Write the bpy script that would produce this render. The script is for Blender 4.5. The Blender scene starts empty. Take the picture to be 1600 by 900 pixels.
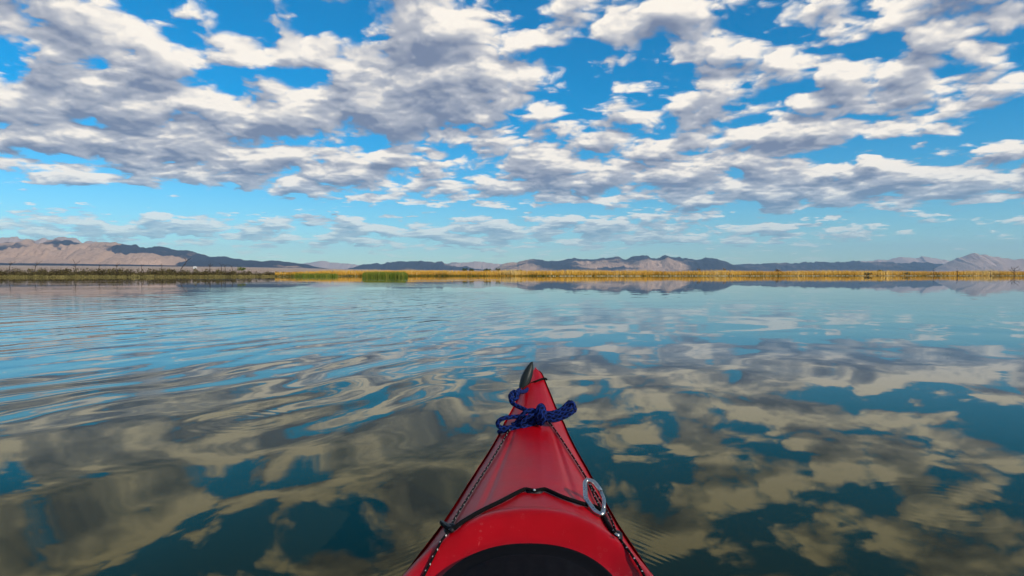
import bpy, bmesh, math, random
import numpy as np
from mathutils import Vector, Matrix, noise as mnoise

scene = bpy.context.scene
COL = scene.collection
R = math.radians

# ------------------------------------------------------------------ camera
FPX = 1066.67                 # focal length in pixels of the 1600 px wide photograph
HZ = 429.5                    # row of the true horizon
CAM_H = 0.78
PITCH = math.atan((450 - HZ) / FPX)
cam_data = bpy.data.cameras.new('camera')
cam_data.lens = 24.0
cam_data.sensor_width = 36.0
cam_data.clip_start = 0.02
cam_data.clip_end = 200000.0
cam = bpy.data.objects.new('camera', cam_data)
COL.objects.link(cam)
cam.location = (0, 0, CAM_H)
cam.rotation_euler = (R(90) - PITCH, 0, 0)
scene.camera = cam

# ------------------------------------------------------------------ render settings
scene.render.engine = 'CYCLES'
scene.view_settings.view_transform = 'Standard'
scene.view_settings.look = 'None'
scene.view_settings.exposure = 0.0
scene.view_settings.gamma = 1.0
scene.view_settings.use_curve_mapping = False
scene.cycles.use_denoising = True
scene.cycles.use_adaptive_sampling = True
scene.cycles.adaptive_threshold = 0.02
scene.cycles.adaptive_min_samples = 8
scene.cycles.max_bounces = 8
scene.cycles.volume_bounces = 0
scene.cycles.sample_clamp_indirect = 6.0

SUN_EL = R(29)
SUN_AZ = R(128)               # clockwise from +Y (straight ahead): behind and to the right

# ------------------------------------------------------------------ node helper
class NT:
    """writes node graphs as expressions"""
    def __init__(self, tree):
        self.t = tree
    def new(self, typ, **kw):
        n = self.t.nodes.new(typ)
        for k, v in kw.items():
            setattr(n, k, v)
        return n
    def put(self, sock, v):
        if isinstance(v, bpy.types.NodeSocket):
            self.t.links.new(v, sock)
        elif v is not None:
            if isinstance(v, (tuple, list)):
                v = tuple(v)
                if sock.type == 'RGBA' and len(v) == 3:
                    v = v + (1.0,)
            sock.default_value = v
    def m(self, op, a, b=None, c=None, clamp=False):
        n = self.new('ShaderNodeMath', operation=op, use_clamp=clamp)
        self.put(n.inputs[0], a)
        self.put(n.inputs[1], b)
        self.put(n.inputs[2], c)
        return n.outputs[0]
    def add(self, a, b): return self.m('ADD', a, b)
    def sub(self, a, b): return self.m('SUBTRACT', a, b)
    def mul(self, a, b): return self.m('MULTIPLY', a, b)
    def div(self, a, b): return self.m('DIVIDE', a, b)
    def mad(self, a, b, c): return self.m('MULTIPLY_ADD', a, b, c)
    def vm(self, op, a, b=None):
        n = self.new('ShaderNodeVectorMath', operation=op)
        self.put(n.inputs[0], a)
        self.put(n.inputs[1], b)
        return n.outputs[0]
    def vscale(self, a, s):
        n = self.new('ShaderNodeVectorMath', operation='SCALE')
        self.put(n.inputs[0], a)
        self.put(n.inputs['Scale'], s)
        return n.outputs[0]
    def sep(self, v):
        n = self.new('ShaderNodeSeparateXYZ')
        self.put(n.inputs[0], v)
        return n.outputs[0], n.outputs[1], n.outputs[2]
    def comb(self, x=0.0, y=0.0, z=0.0):
        n = self.new('ShaderNodeCombineXYZ')
        for i, v in enumerate((x, y, z)):
            self.put(n.inputs[i], v)
        return n.outputs[0]
    def noise(self, v, scale=1.0, detail=2.0, rough=0.5, dist=0.0, lac=2.0, col=False, dims='3D'):
        n = self.new('ShaderNodeTexNoise', noise_dimensions=dims)
        self.put(n.inputs['Vector'], v)
        for k, x in (('Scale', scale), ('Detail', detail), ('Roughness', rough), ('Distortion', dist), ('Lacunarity', lac)):
            self.put(n.inputs[k], x)
        return n.outputs['Color' if col else 'Fac']
    def ramp(self, f, a, b, c=0.0, d=1.0, smooth=True):
        n = self.new('ShaderNodeMapRange', interpolation_type='SMOOTHSTEP' if smooth else 'LINEAR')
        if not smooth: n.clamp = True
        for i, v in enumerate((f, a, b, c, d)):
            self.put(n.inputs[i], v)
        return n.outputs[0]
    def mix(self, f, a, b):
        n = self.new('ShaderNodeMix', data_type='RGBA', blend_type='MIX')
        self.put(n.inputs[0], f)
        self.put(n.inputs[6], a)
        self.put(n.inputs[7], b)
        return n.outputs[2]

# ------------------------------------------------------------------ world: Nishita sky with a broken cumulus layer
def px_az_el(px, py):
    x, z = (px - 800) / FPX, (HZ - py) / FPX
    return math.atan2(x, 1.0), math.atan2(z, math.hypot(x, 1.0))

# where this afternoon's clouds stand thick (+) and where the blue shows (-), as bearings:
# (x, y, half width, half height, tilt, amount)
CLOUD_BANKS = [
    (1400, 70, 420, 150, -12, .03), (950, 60, 300, 120, 0, .06), (1250, 300, 480, 44, 0, .10), (1500, 120, 260, 120, -15, .05),
    (45, 28, 120, 62, 0, .20), (220, 95, 150, 62, 4, .26), (345, 62, 130, 34, 0, .13), (455, 72, 90, 26, 0, .16),
    (250, 148, 150, 26, 0, .16), (640, 80, 190, 95, 0, .30), (540, 118, 230, 40, -6, .22), (620, 168, 110, 46, 0, .24),
    (720, 40, 70, 60, 0, .12),
    (90, 165, 240, 50, 7, .24), (330, 200, 330, 42, 6, .26), (480, 178, 130, 36, 0, .20), (120, 240, 300, 34, 3, .22),
    (480, 262, 380, 34, 3, .22), (700, 205, 110, 42, 0, .20), (860, 240, 110, 34, 0, .26), (810, 130, 80, 44, 0, .14),
    (890, 25, 130, 50, 0, .20), (1030, 55, 75, 46, 0, .24), (1200, 95, 230, 30, -18, .16), (1085, 122, 130, 24, -8, .16),
    (1270, 20, 150, 34, 0, .14), (1480, 70, 200, 60, -22, .04), (1190, 205, 270, 52, -4, .26), (1120, 238, 160, 26, 0, .16),
    (1090, 282, 560, 46, 3, .22), (1420, 282, 260, 34, 0, .20), (760, 305, 420, 22, 2, .12),
    (250, 350, 480, 18, 0, .17), (720, 352, 420, 17, 0, .19), (640, 378, 700, 13, 0, .17), (930, 362, 340, 15, 0, .12),
    (470, 18, 200, 40, 0, -.26), (60, 100, 90, 22, -10, -.16), (425, 118, 130, 26, 0, -.26), (170, 100, 40, 30, 0, -.1), (260, 168, 70, 16, 0, -.10),
    (140, 312, 300, 17, 0, -.34), (520, 326, 460, 13, 0, -.30), (950, 165, 130, 26, -8, -.14), (1010, 105, 60, 24, 0, -.12),
    (1480, 222, 170, 28, -6, -.24), (1440, 340, 300, 18, 0, -.26), (1500, 385, 420, 22, 0, -.20), (1250, 372, 500, 10, 0, .16), (1350, 352, 300, 8, 0, .22), (1180, 150, 90, 18, -10, -.10),
    (1120, 20, 50, 40, 0, -.12), (770, 130, 30, 34, 0, -.08), (900, 395, 900, 12, 0, -.12),
]

def group(name, ins, outs):
    g = bpy.data.node_groups.new(name, 'ShaderNodeTree')
    for n, ty in ins: g.interface.new_socket(n, in_out='INPUT', socket_type='NodeSocket' + ty)
    for n, ty in outs: g.interface.new_socket(n, in_out='OUTPUT', socket_type='NodeSocket' + ty)
    N = NT(g)
    return g, N, N.new('NodeGroupInput'), N.new('NodeGroupOutput')

def layer_point(N, az, el, c=0.07):
    # the layer seen in perspective: distances grow towards the horizon
    el = N.m('MAXIMUM', el, 0.0)
    r = N.div(N.m('COSINE', el), N.add(N.m('SINE', el), c))
    return N.comb(N.mul(N.m('SINE', az), r), N.mul(N.m('COSINE', az), r), 0.0)

def bank_group():
    g, N, gi, go = group('cloud_banks', [('Bearing', 'Vector')], [('Amount', 'Float')])
    az, el, _ = N.sep(gi.outputs[0])
    P = layer_point(N, az, el)
    # bank positions, with ragged limits
    w1 = N.sub(N.noise(P, 2.6, 3.0, 0.6, dims='2D'), 0.5)
    w2 = N.sub(N.noise(N.vm('ADD', P, (7.3, 4.1, 0)), 3.4, 3.0, 0.6, dims='2D'), 0.5)
    vw = N.comb(N.mad(w1, 0.11, az), N.mad(w2, 0.045, N.m('MAXIMUM', el, 0.0)), 0.0)
    tot = None
    for px, py, hw, hh, rot, amp in CLOUD_BANKS:
        a, e = px_az_el(px, py)
        mp = N.new('ShaderNodeMapping', vector_type='TEXTURE')
        N.put(mp.inputs['Vector'], vw)
        mp.inputs['Location'].default_value = (a, e, 0)
        mp.inputs['Rotation'].default_value = (0, 0, -R(rot))
        mp.inputs['Scale'].default_value = (1.25 * hw / FPX, 1.25 * hh / FPX, 1)
        gr = N.new('ShaderNodeTexGradient', gradient_type='SPHERICAL')
        N.put(gr.inputs[0], mp.outputs[0])
        tot = N.mad(gr.outputs['Fac'], amp * 0.95, 0.0 if tot is None else tot)
    N.put(go.inputs[0], tot)
    return g

def cloud_group():
    g, N, gi, go = group('cloud_density', [('Bearing', 'Vector'), ('Detail', 'Float')], [('Density', 'Float')])
    det = gi.outputs[1]
    az, el, _ = N.sep(gi.outputs[0])
    P = layer_point(N, az, el, 0.09)              # the sheet
    Q = layer_point(N, az, el, 0.26)              # heaps standing up from it, less foreshortened
    n1 = N.noise(P, 1.8, 3.0, 0.5, 0.0, dims='2D')
    n2 = N.noise(N.vm('ADD', Q, (3.1, 8.7, 0)), 7.0, det, 0.52, 0.0, dims='2D')
    n3 = N.noise(N.vm('ADD', Q, (11.4, 2.2, 0)), 3.0, 1.0, 0.5, 0.0, dims='2D')
    # cauliflower cells
    off = N.comb(N.mul(n2, 0.16), N.mul(n1, 0.26), 0.0)
    vo = N.new('ShaderNodeTexVoronoi', feature='F1', voronoi_dimensions='2D')
    N.put(vo.inputs['Vector'], N.vm('ADD', Q, off))
    N.put(vo.inputs['Scale'], 7.5)
    N.put(vo.inputs['Detail'], N.mul(N.m('SUBTRACT', det, 3.0, clamp=False), 0.5))
    N.put(vo.inputs['Roughness'], 0.45)
    N.put(vo.inputs['Lacunarity'], 2.3)
    d = N.add(N.mul(n1, 0.60), N.mad(n2, 0.74, N.mul(n3, 0.40)))
    d = N.sub(d, N.mul(vo.outputs['Distance'], 0.36))
    N.put(go.inputs[0], N.sub(d, 0.692))
    return g

def build_world():
    world = bpy.data.worlds.new('World')
    scene.world = world
    world.use_nodes = True
    world.cycles.sampling_method = 'MANUAL'
    world.cycles.sample_map_resolution = 256
    t = world.node_tree
    t.nodes.clear()
    N = NT(t)
    STR = 0.10
    sky = N.new('ShaderNodeTexSky', sky_type='NISHITA')
    sky.sun_disc = False
    sky.sun_elevation = SUN_EL
    sky.sun_rotation = SUN_AZ
    sky.altitude = 300
    sky.air_density = 1.0
    sky.dust_density = 0.2
    sky.ozone_density = 3.0
    hs = N.new('ShaderNodeHueSaturation')
    hs.inputs['Hue'].default_value = 0.494
    hs.inputs['Saturation'].default_value = 1.36
    hs.inputs['Value'].default_value = 1.2
    tint = N.new('ShaderNodeMix', data_type='RGBA', blend_type='MULTIPLY')
    N.put(tint.inputs[0], 1.0)
    N.put(tint.inputs[6], sky.outputs[0])
    N.put(tint.inputs[7], (0.80, 0.99, 1.10, 1))
    N.put(hs.inputs['Color'], tint.outputs[2])
    d = N.new('ShaderNodeTexCoord').outputs['Generated']
    x, y, z = N.sep(d)
    az = N.m('ARCTAN2', x, y)
    el = N.m('ARCSINE', z)
    grp, bgrp = cloud_group(), bank_group()
    # looking a little higher (towards the light), less so far away near the horizon
    k = N.ramp(el, 0.0, 0.36, 0.16, 1.0, False)
    def bearing(up, side):
        return N.comb(N.mad(k, side, az), N.mad(k, up, el), 0.0)
    def dens(up, side, detail):
        n = N.new('ShaderNodeGroup'); n.node_tree = grp
        N.put(n.inputs[0], bearing(up, side))
        n.inputs[1].default_value = detail
        return n.outputs[0]
    def bank(up, side):
        n = N.new('ShaderNodeGroup'); n.node_tree = bgrp
        N.put(n.inputs[0], bearing(up, side))
        return n.outputs[0]
    b0 = bank(0, 0)
    bs = N.mul(bank(0.042, 0.012), 0.95)                                # thick banks are darker below as a whole
    n0, nA, nB = dens(0.0, 0.0, 7.0), dens(0.007, 0.003, 4.5), dens(0.030, 0.010, 3.0)
    d0 = N.add(n0, b0)
    alpha = N.ramp(d0, -0.085, 0.095)
    # light that gets down through the cloud above
    above = N.m('MINIMUM', N.m('MAXIMUM', N.add(N.add(N.mul(nA, 0.3), N.mul(nB, 0.7)), N.add(bs, -0.02)), 0.0), 0.40)
    light = N.mul(N.m('EXPONENT', N.mul(above, -2.9)), 1.0)
    # relief of the billows: brighter where the cloud thins towards the light
    rel = N.add(N.mul(N.sub(n0, nA), 1.0), N.mul(N.sub(n0, nB), 1.55))
    light = N.add(light, rel)
    shade = (0.20 / STR, 0.24 / STR, 0.35 / STR)
    mid = (0.50 / STR, 0.51 / STR, 0.56 / STR)
    lit = (1.08 / STR, 0.99 / STR, 0.87 / STR)
    cr = N.mix(N.ramp(light, -0.22, 0.44, smooth=False), shade, mid)
    cc = N.mix(N.ramp(light, 0.44, 1.03, smooth=False), cr, lit)
    # air between: far clouds take on the colour of the low sky
    far = N.ramp(el, 0.0, 0.16, 0.5, 0.0)
    cc = N.mix(far, cc, hs.outputs[0])
    alpha = N.mul(alpha, N.ramp(el, 0.002, 0.05))
    out = N.mix(N.mul(alpha, 0.97), hs.outputs[0], cc)
    bg = N.new('ShaderNodeBackground')
    bg.inputs['Strength'].default_value = STR
    N.put(bg.inputs['Color'], out)
    wo = N.new('ShaderNodeOutputWorld')
    N.put(wo.inputs['Surface'], bg.outputs[0])
build_world()

# ------------------------------------------------------------------ sun
sun_data = bpy.data.lights.new('sun', 'SUN')
sun_data.energy = 4.2
sun_data.angle = R(1.0)
sun_data.color = (1.0, 0.90, 0.76)
sun = bpy.data.objects.new('sun', sun_data)
COL.objects.link(sun)
sdir = Vector((math.sin(SUN_AZ) * math.cos(SUN_EL), math.cos(SUN_AZ) * math.cos(SUN_EL), math.sin(SUN_EL)))
sun.rotation_euler = sdir.to_track_quat('Z', 'Y').to_euler()
sun.location = sdir * 50

# ------------------------------------------------------------------ mesh helpers
rng = np.random.default_rng(11)
random.seed(11)

def cam_ray(px, py):
    x, z = (px - 800) / FPX, (450 - py) / FPX
    c, s = math.cos(PITCH), math.sin(PITCH)
    return Vector((x, c + z * s, -s + z * c))          # camera looks along +Y, tipped down by PITCH

def at(px, py, Y):
    """point on the pixel's ray at distance Y ahead"""
    d = cam_ray(px, py)
    return Vector((0, 0, CAM_H)) + d * (Y / d.y)

def mesh_obj(name, verts, faces, mat=None, parent=None, smooth=False, uvs=None):
    me = bpy.data.meshes.new(name)
    me.from_pydata([tuple(map(float, v)) for v in verts], [], [tuple(map(int, f)) for f in faces])
    if uvs is not None:
        ul = me.uv_layers.new(name='UVMap')
        li = np.empty(len(me.loops), dtype=np.int32)
        me.loops.foreach_get('vertex_index', li)
        if isinstance(uvs, dict):           # per loop, already flat
            flat = uvs['loops']
        else:
            flat = np.asarray(uvs, dtype=np.float32)[li]
        ul.data.foreach_set('uv', np.asarray(flat, dtype=np.float32).ravel())
    if smooth:
        me.polygons.foreach_set('use_smooth', np.ones(len(me.polygons), dtype=bool))
    me.update()
    o = bpy.data.objects.new(name, me)
    COL.objects.link(o)
    if mat: me.materials.append(mat)
    if parent:
        o.parent = parent
        o.matrix_parent_inverse = Matrix.Identity(4)
        o.location = -Vector(parent.location)
    return o

def big_mesh(name, V, F, mat, attr=None, smooth=False):
    """fast mesh from numpy arrays of equal-sided faces"""
    V = np.asarray(V, dtype=np.float32); F = np.asarray(F, dtype=np.int32)
    me = bpy.data.meshes.new(name)
    k = F.shape[1]
    me.vertices.add(len(V)); me.vertices.foreach_set('co', V.ravel())
    me.loops.add(F.size); me.loops.foreach_set('vertex_index', F.ravel())
    me.polygons.add(len(F)); me.polygons.foreach_set('loop_start', np.arange(0, F.size, k, dtype=np.int32))
    me.polygons.foreach_set('loop_total', np.full(len(F), k, dtype=np.int32))
    if smooth: me.polygons.foreach_set('use_smooth', np.ones(len(F), dtype=bool))
    if attr is not None:
        a = me.attributes.new('tone', 'FLOAT', 'POINT'); a.data.foreach_set('value', np.asarray(attr, dtype=np.float32))
    me.update(); me.validate()
    me.materials.append(mat)
    o = bpy.data.objects.new(name, me); COL.objects.link(o)
    return o

def empty(name, loc):
    o = bpy.data.objects.new(name, None); COL.objects.link(o)
    o.location = loc; o.empty_display_size = 0.1
    return o

def tag(o, label=None, cat=None, group=None, kind=None):
    if label: o['label'] = label
    if cat: o['category'] = cat
    if group: o['group'] = group
    if kind: o['kind'] = kind
    return o

def catmull(pts, step):
    P = [np.array(p, float) for p in pts]
    P = [2 * P[0] - P[1]] + P + [2 * P[-1] - P[-2]]
    out = []
    for i in range(1, len(P) - 2):
        n = max(2, int(np.linalg.norm(P[i + 1] - P[i]) / step))
        for k in range(n):
            t = k / n
            out.append(0.5 * ((2 * P[i]) + (-P[i - 1] + P[i + 1]) * t + (2 * P[i - 1] - 5 * P[i] + 4 * P[i + 1] - P[i + 2]) * t * t
                              + (-P[i - 1] + 3 * P[i] - 3 * P[i + 1] + P[i + 2]) * t ** 3))
    out.append(P[-2])
    return out

def tube_data(path, rad, sides=10, closed=False, cap=True):
    """vertices, faces and uv (around, metres along) of a tube; rad is a number or one per point"""
    path = [Vector(p) for p in path]
    n = len(path)
    rads = [rad] * n if isinstance(rad, (int, float)) else list(rad)
    tang = []
    for i in range(n):
        a = path[(i - 1) % n] if (closed or i > 0) else path[i]
        b = path[(i + 1) % n] if (closed or i < n - 1) else path[i]
        t = (b - a)
        tang.append(t.normalized() if t.length > 1e-9 else Vector((0, 1, 0)))
    up = Vector((0, 0, 1))
    if abs(tang[0].dot(up)) > 0.9: up = Vector((1, 0, 0))
    nrm = (up - tang[0] * up.dot(tang[0])).normalized()
    V, UV, F = [], [], []
    L = 0.0
    rings = n + 1 if closed else n
    for i in range(rings):
        j = i % n
        if i > 0: L += (path[j] - path[(i - 1) % n]).length
        nrm = (nrm - tang[j] * nrm.dot(tang[j])).normalized()
        bi = tang[j].cross(nrm)
        for k in range(sides + 1):
            a = 2 * math.pi * k / sides
            V.append(path[j] + (nrm * math.cos(a) + bi * math.sin(a)) * rads[j])
            UV.append((k / sides, L))
    w = sides + 1
    for i in range(rings - 1):
        for k in range(sides):
            F.append((i * w + k, i * w + k + 1, (i + 1) * w + k + 1, (i + 1) * w + k))
    if cap and not closed:
        for i, rev in ((0, True), (n - 1, False)):
            c = len(V); V.append(path[i] + tang[i] * rads[i] * (-0.35 if rev else 0.35)); UV.append((0.5, UV[i * w][1]))
            for k in range(sides):
                f = (i * w + k, i * w + k + 1, c)
                F.append(f[::-1] if rev else f)
    return V, F, UV

class Geo:
    """collects pieces into one mesh"""
    def __init__(self): self.V, self.F, self.UV = [], [], []
    def put(self, d):
        V, F, UV = d
        o = len(self.V)
        self.V += list(V); self.F += [tuple(i + o for i in f) for f in F]; self.UV += list(UV)
        return self
    def tube(self, *a, **k): return self.put(tube_data(*a, **k))
    def box(self, c, size, rot=None):
        c = Vector(c); M = rot or Matrix.Identity(3)
        V = [c + M @ Vector((sx * size[0] / 2, sy * size[1] / 2, sz * size[2] / 2)) for sx in (-1, 1) for sy in (-1, 1) for sz in (-1, 1)]
        F = [(0, 1, 3, 2), (4, 6, 7, 5), (0, 4, 5, 1), (2, 3, 7, 6), (0, 2, 6, 4), (1, 5, 7, 3)]
        return self.put((V, F, [(0, 0)] * 8))
    def build(self, name, mat, parent=None, smooth=True):
        return mesh_obj(name, self.V, self.F, mat, parent, smooth, self.UV)

# ------------------------------------------------------------------ materials
def material(name):
    m = bpy.data.materials.new(name); m.use_nodes = True
    t = m.node_tree
    b = t.nodes['Principled BSDF']
    return m, NT(t), b

def obj_pos(N): return N.new('ShaderNodeNewGeometry').outputs['Position']

def mat_red():
    m, N, b = material('red_plastic')
    p = obj_pos(N)
    n = N.noise(p, 9.0, 4.0, 0.6)
    # fine scuffs and dust of a used boat
    sc = N.noise(N.vm('MULTIPLY', p, (130, 16, 60)), 1.0, 3.0, 0.7)
    dust = N.noise(p, 260.0, 2.0, 0.5)
    c = N.mix(N.ramp(n, 0.35, 0.7), (0.29, 0.001, 0.004), (0.34, 0.0015, 0.006))
    c = N.mix(N.mul(N.ramp(sc, 0.66, 0.76), 0.34), c, (0.55, 0.10, 0.10))
    c = N.mix(N.mul(N.ramp(dust, 0.72, 0.82), 0.18), c, (0.5, 0.35, 0.3))
    vs = N.new('ShaderNodeTexVoronoi', feature='F1'); N.put(vs.inputs['Vector'], p); N.put(vs.inputs['Scale'], 95.0)
    rnd, _, _ = N.sep(vs.outputs['Color'])
    ring = N.mul(N.ramp(vs.outputs['Distance'], 0.20, 0.26), N.ramp(vs.outputs['Distance'], 0.36, 0.28))
    spot = N.mul(ring, N.mul(N.ramp(rnd, 0.72, 0.8), N.ramp(N.noise(p, 6.0, 2.0), 0.45, 0.6)))
    c = N.mix(N.mul(spot, 0.08), c, (0.5, 0.30, 0.27))
    N.put(b.inputs['Base Color'], c)
    b.inputs['Specular IOR Level'].default_value = 0.16
    N.put(b.inputs['Roughness'], N.add(N.mad(n, 0.12, 0.32), N.mul(N.ramp(sc, 0.6, 0.8), 0.12)))
    b.inputs['IOR'].default_value = 1.48
    bp = N.new('ShaderNodeBump'); bp.inputs['Strength'].default_value = 0.25; bp.inputs['Distance'].default_value = 0.002
    N.put(bp.inputs['Height'], N.add(N.noise(p, 22.0, 3.0), N.mul(dust, 0.12)))
    N.put(b.inputs['Normal'], bp.outputs[0])
    return m

def mat_rubber(name, col=(0.012, 0.012, 0.014), rough=0.5):
    m, N, b = material(name)
    p = obj_pos(N)
    n = N.noise(p, 60.0, 4.0, 0.65)
    d = N.noise(p, 14.0, 5.0, 0.7)
    c = N.mix(N.mul(N.ramp(d, 0.6, 0.85), 0.25), col, tuple(0.03 + x for x in col))
    N.put(b.inputs['Base Color'], c)
    N.put(b.inputs['Roughness'], N.mad(n, 0.25, rough - 0.1))
    b.inputs['Specular IOR Level'].default_value = 0.2
    bp = N.new('ShaderNodeBump'); bp.inputs['Strength'].default_value = 0.2; bp.inputs['Distance'].default_value = 0.001
    N.put(bp.inputs['Height'], n); N.put(b.inputs['Normal'], bp.outputs[0])
    return m

def mat_rope(name, base, dark, fleck=None, turns=3.0, pitch=0.02, flecklen=0.011):
    """braided line: diagonal strands from the tube's own length and girth"""
    m, N, b = material(name)
    uv = N.new('ShaderNodeUVMap'); uv.uv_map = 'UVMap'
    u, v, _ = N.sep(uv.outputs[0])
    s1 = N.m('SINE', N.mul(N.add(N.mul(u, turns), N.div(v, pitch)), 2 * math.pi))
    s2 = N.m('SINE', N.mul(N.sub(N.mul(u, turns), N.div(v, pitch)), 2 * math.pi))
    h = N.m('MAXIMUM', s1, s2)
    hh = N.ramp(h, -0.2, 0.95)
    c = N.mix(hh, dark, base)
    fz = N.noise(obj_pos(N), 900.0, 2.0)
    c = N.mix(N.mul(N.ramp(fz, 0.5, 0.75), 0.35), c, tuple(min(1, x * 1.8 + 0.02) for x in base))
    if fleck:
        a = N.m('SINE', N.mul(N.div(v, flecklen), 2 * math.pi))
        q = N.m('SINE', N.mul(N.add(N.mul(u, 2.0), N.div(v, flecklen * 2)), 2 * math.pi))
        f = N.mul(N.ramp(a, 0.80, 0.92), N.ramp(q, 0.15, 0.4))
        c = N.mix(f, c, fleck)
    N.put(b.inputs['Base Color'], c)
    b.inputs['Roughness'].default_value = 0.85
    b.inputs['Specular IOR Level'].default_value = 0.08
    bp = N.new('ShaderNodeBump'); bp.inputs['Strength'].default_value = 0.9; bp.inputs['Distance'].default_value = 0.0015
    N.put(bp.inputs['Height'], hh); N.put(b.inputs['Normal'], bp.outputs[0])
    return m

def mat_metal():
    m, N, b = material('brushed_steel')
    p = obj_pos(N)
    n = N.noise(p, 120.0, 4.0, 0.7)
    N.put(b.inputs['Base Color'], N.mix(n, (0.36, 0.36, 0.35), (0.55, 0.54, 0.50)))
    b.inputs['Metallic'].default_value = 1.0
    N.put(b.inputs['Roughness'], N.mad(n, 0.3, 0.15))
    return m

RED = mat_red()
BLACK = mat_rubber('black_rubber')
HATCH = mat_rubber('hatch_rubber', (0.004, 0.004, 0.005), 0.75)
HATCH.node_tree.nodes['Principled BSDF'].inputs['Specular IOR Level'].default_value = 0.06
TOGGLE = mat_rubber('toggle_plastic', (0.012, 0.016, 0.016), 0.4)
BLUE = mat_rope('blue_rope', (0.006, 0.020, 0.115), (0.0015, 0.003, 0.018), turns=3, pitch=0.018)
LINE = mat_rope('deck_line_cord', (0.006, 0.006, 0.006), (0.002, 0.002, 0.002), fleck=(0.6, 0.58, 0.54), turns=4, pitch=0.01, flecklen=0.019)
BUNGEE = mat_rope('bungee_cord', (0.005, 0.005, 0.006), (0.002, 0.002, 0.002), turns=6, pitch=0.006)
STEEL = mat_metal()

# ------------------------------------------------------------------ water
def mat_water():
    m, N, b = material('lake_water')
    N.t.nodes.remove(b)
    p = obj_pos(N)
    x, y, _ = N.sep(p)
    P2 = N.comb(x, y, 0.0)
    sf = lambda v, a, c: N.ramp(v, a, c)
    far = sf(y, 9.0, 45.0)                       # the lake is calmer away from the boat
    left = sf(x, 1.4, -1.6)                      # the old wake runs on the left
    ac = N.mad(x, 0.91, N.mul(y, -0.41))         # across and along the wake's crests
    al = N.mad(x, 0.41, N.mul(y, 0.91))
    # slow glassy undulation
    h1 = N.noise(N.comb(N.mul(ac, 1.0), N.mul(al, 0.60), 0.0), 1.0, 0.6, 0.4, 0.25, dims='2D')
    h1 = N.mul(N.sub(h1, 0.5), N.mul(N.mad(left, 0.0115, 0.0075), N.sub(1.0, N.mul(far, 0.95))))
    # wave train of a passing wake
    wob = N.noise(P2, 0.5, 2.0, 0.5, dims='2D')
    s = N.m('SINE', N.mul(N.add(ac, N.mul(wob, 0.9)), 2 * math.pi / 0.60))
    env = N.mul(N.noise(P2, 0.22, 1.0, 0.5, dims='2D'), N.mul(left, N.mul(sf(y, 2.4, 5.0), sf(y, 34.0, 11.0))))
    h2 = N.mul(s, N.mul(env, 0.0042))
    # its finer, curving forerunners
    s2 = N.m('SINE', N.mul(N.add(N.add(ac, N.mul(wob, 0.35)), N.mul(N.m('POWER', N.m('ABSOLUTE', al), 2.0), 0.012)), 2 * math.pi / 0.27))
    env2 = N.mul(sf(N.noise(P2, 0.16, 1.0, 0.5, dims='2D'), 0.38, 0.62), N.mul(sf(x, 4.0, -1.0), N.mul(sf(y, 4.0, 7.5), sf(y, 30.0, 14.0))))
    h2 = N.add(h2, N.mul(s2, N.mul(env2, 0.00050)))
    # small wind ripple in patches
    patch = N.mul(sf(N.noise(N.vm('MULTIPLY', P2, (0.05, 0.09, 1)), 1.0, 2.0, 0.5, dims='2D'), 0.46, 0.68), N.mul(sf(y, 260.0, 60.0), sf(y, 4.0, 11.0)))
    rp = N.noise(N.vm('MULTIPLY', P2, (1.1, 3.0, 1)), 1.0, 1.5, 0.5, 0.3, dims='2D')
    h3 = N.mul(N.sub(rp, 0.5), N.mul(patch, N.mad(left, 0.0030, 0.0011)))
    fine = N.noise(P2, 4.0, 1.0, 0.5, dims='2D')
    h4 = N.mul(N.sub(fine, 0.5), N.mul(N.sub(1.0, far), N.mad(left, 0.00012, 0.00012)))
    # rings where fish have risen
    h = N.add(N.add(h1, h2), N.add(h3, h4))
    for (px, py, rad, wl, amp) in ((380, 657, 0.42, 0.075, 0.00007), (1480, 790, 0.40, 0.05, 0.00001)):
        Yw = CAM_H * FPX / (py - HZ)
        c = ((px - 800) / FPX * Yw, Yw)
        r = N.m('SQRT', N.add(N.m('POWER', N.sub(x, c[0]), 2.0), N.m('POWER', N.sub(y, c[1]), 2.0)))
        e = N.mul(sf(r, rad, rad * 0.45), sf(r, 0.0, rad * 0.3))
        h = N.add(h, N.mul(N.m('SINE', N.mul(r, 2 * math.pi / wl)), N.mul(e, amp)))
    # hair-fine ripples thrown off by the hull
    for sx in (-1, 1):
        hx = N.mad(y, 0.0435, -0.018)
        q = N.mul(N.sub(x, hx), float(sx))
        e = N.mul(N.mul(N.mul(sf(q, 0.46, 0.27), sf(q, 0.05, 0.15)), sf(y, 2.25, 1.9)), sf(y, 1.2, 1.6))
        ph2 = N.add(N.mul(q, 0.78), N.mul(y, 0.62))
        h = N.add(h, N.mul(N.m('SINE', N.mul(ph2, 2 * math.pi / 0.024)), N.mul(e, 0.00003)))
    bp = N.new('ShaderNodeBump'); bp.inputs['Strength'].default_value = 1.0; bp.inputs['Distance'].default_value = 1.0
    N.put(bp.inputs['Height'], h)
    # murky olive body under a mirror that strengthens towards grazing view (Fresnel)
    body = N.new('ShaderNodeBsdfDiffuse'); body.inputs['Color'].default_value = (0.010, 0.011, 0.004, 1)
    gl = N.new('ShaderNodeBsdfGlossy'); gl.inputs['Roughness'].default_value = 0.012
    fr = N.new('ShaderNodeFresnel'); fr.inputs['IOR'].default_value = 1.27
    N.put(gl.inputs['Color'], N.mix(N.ramp(fr.outputs[0], 0.08, 0.5, smooth=False), (1.0, 0.955, 0.60), (0.99, 1.0, 0.99)))
    N.put(gl.inputs['Normal'], bp.outputs[0]); N.put(fr.inputs['Normal'], bp.outputs[0])
    ms = N.new('ShaderNodeMixShader')
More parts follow.
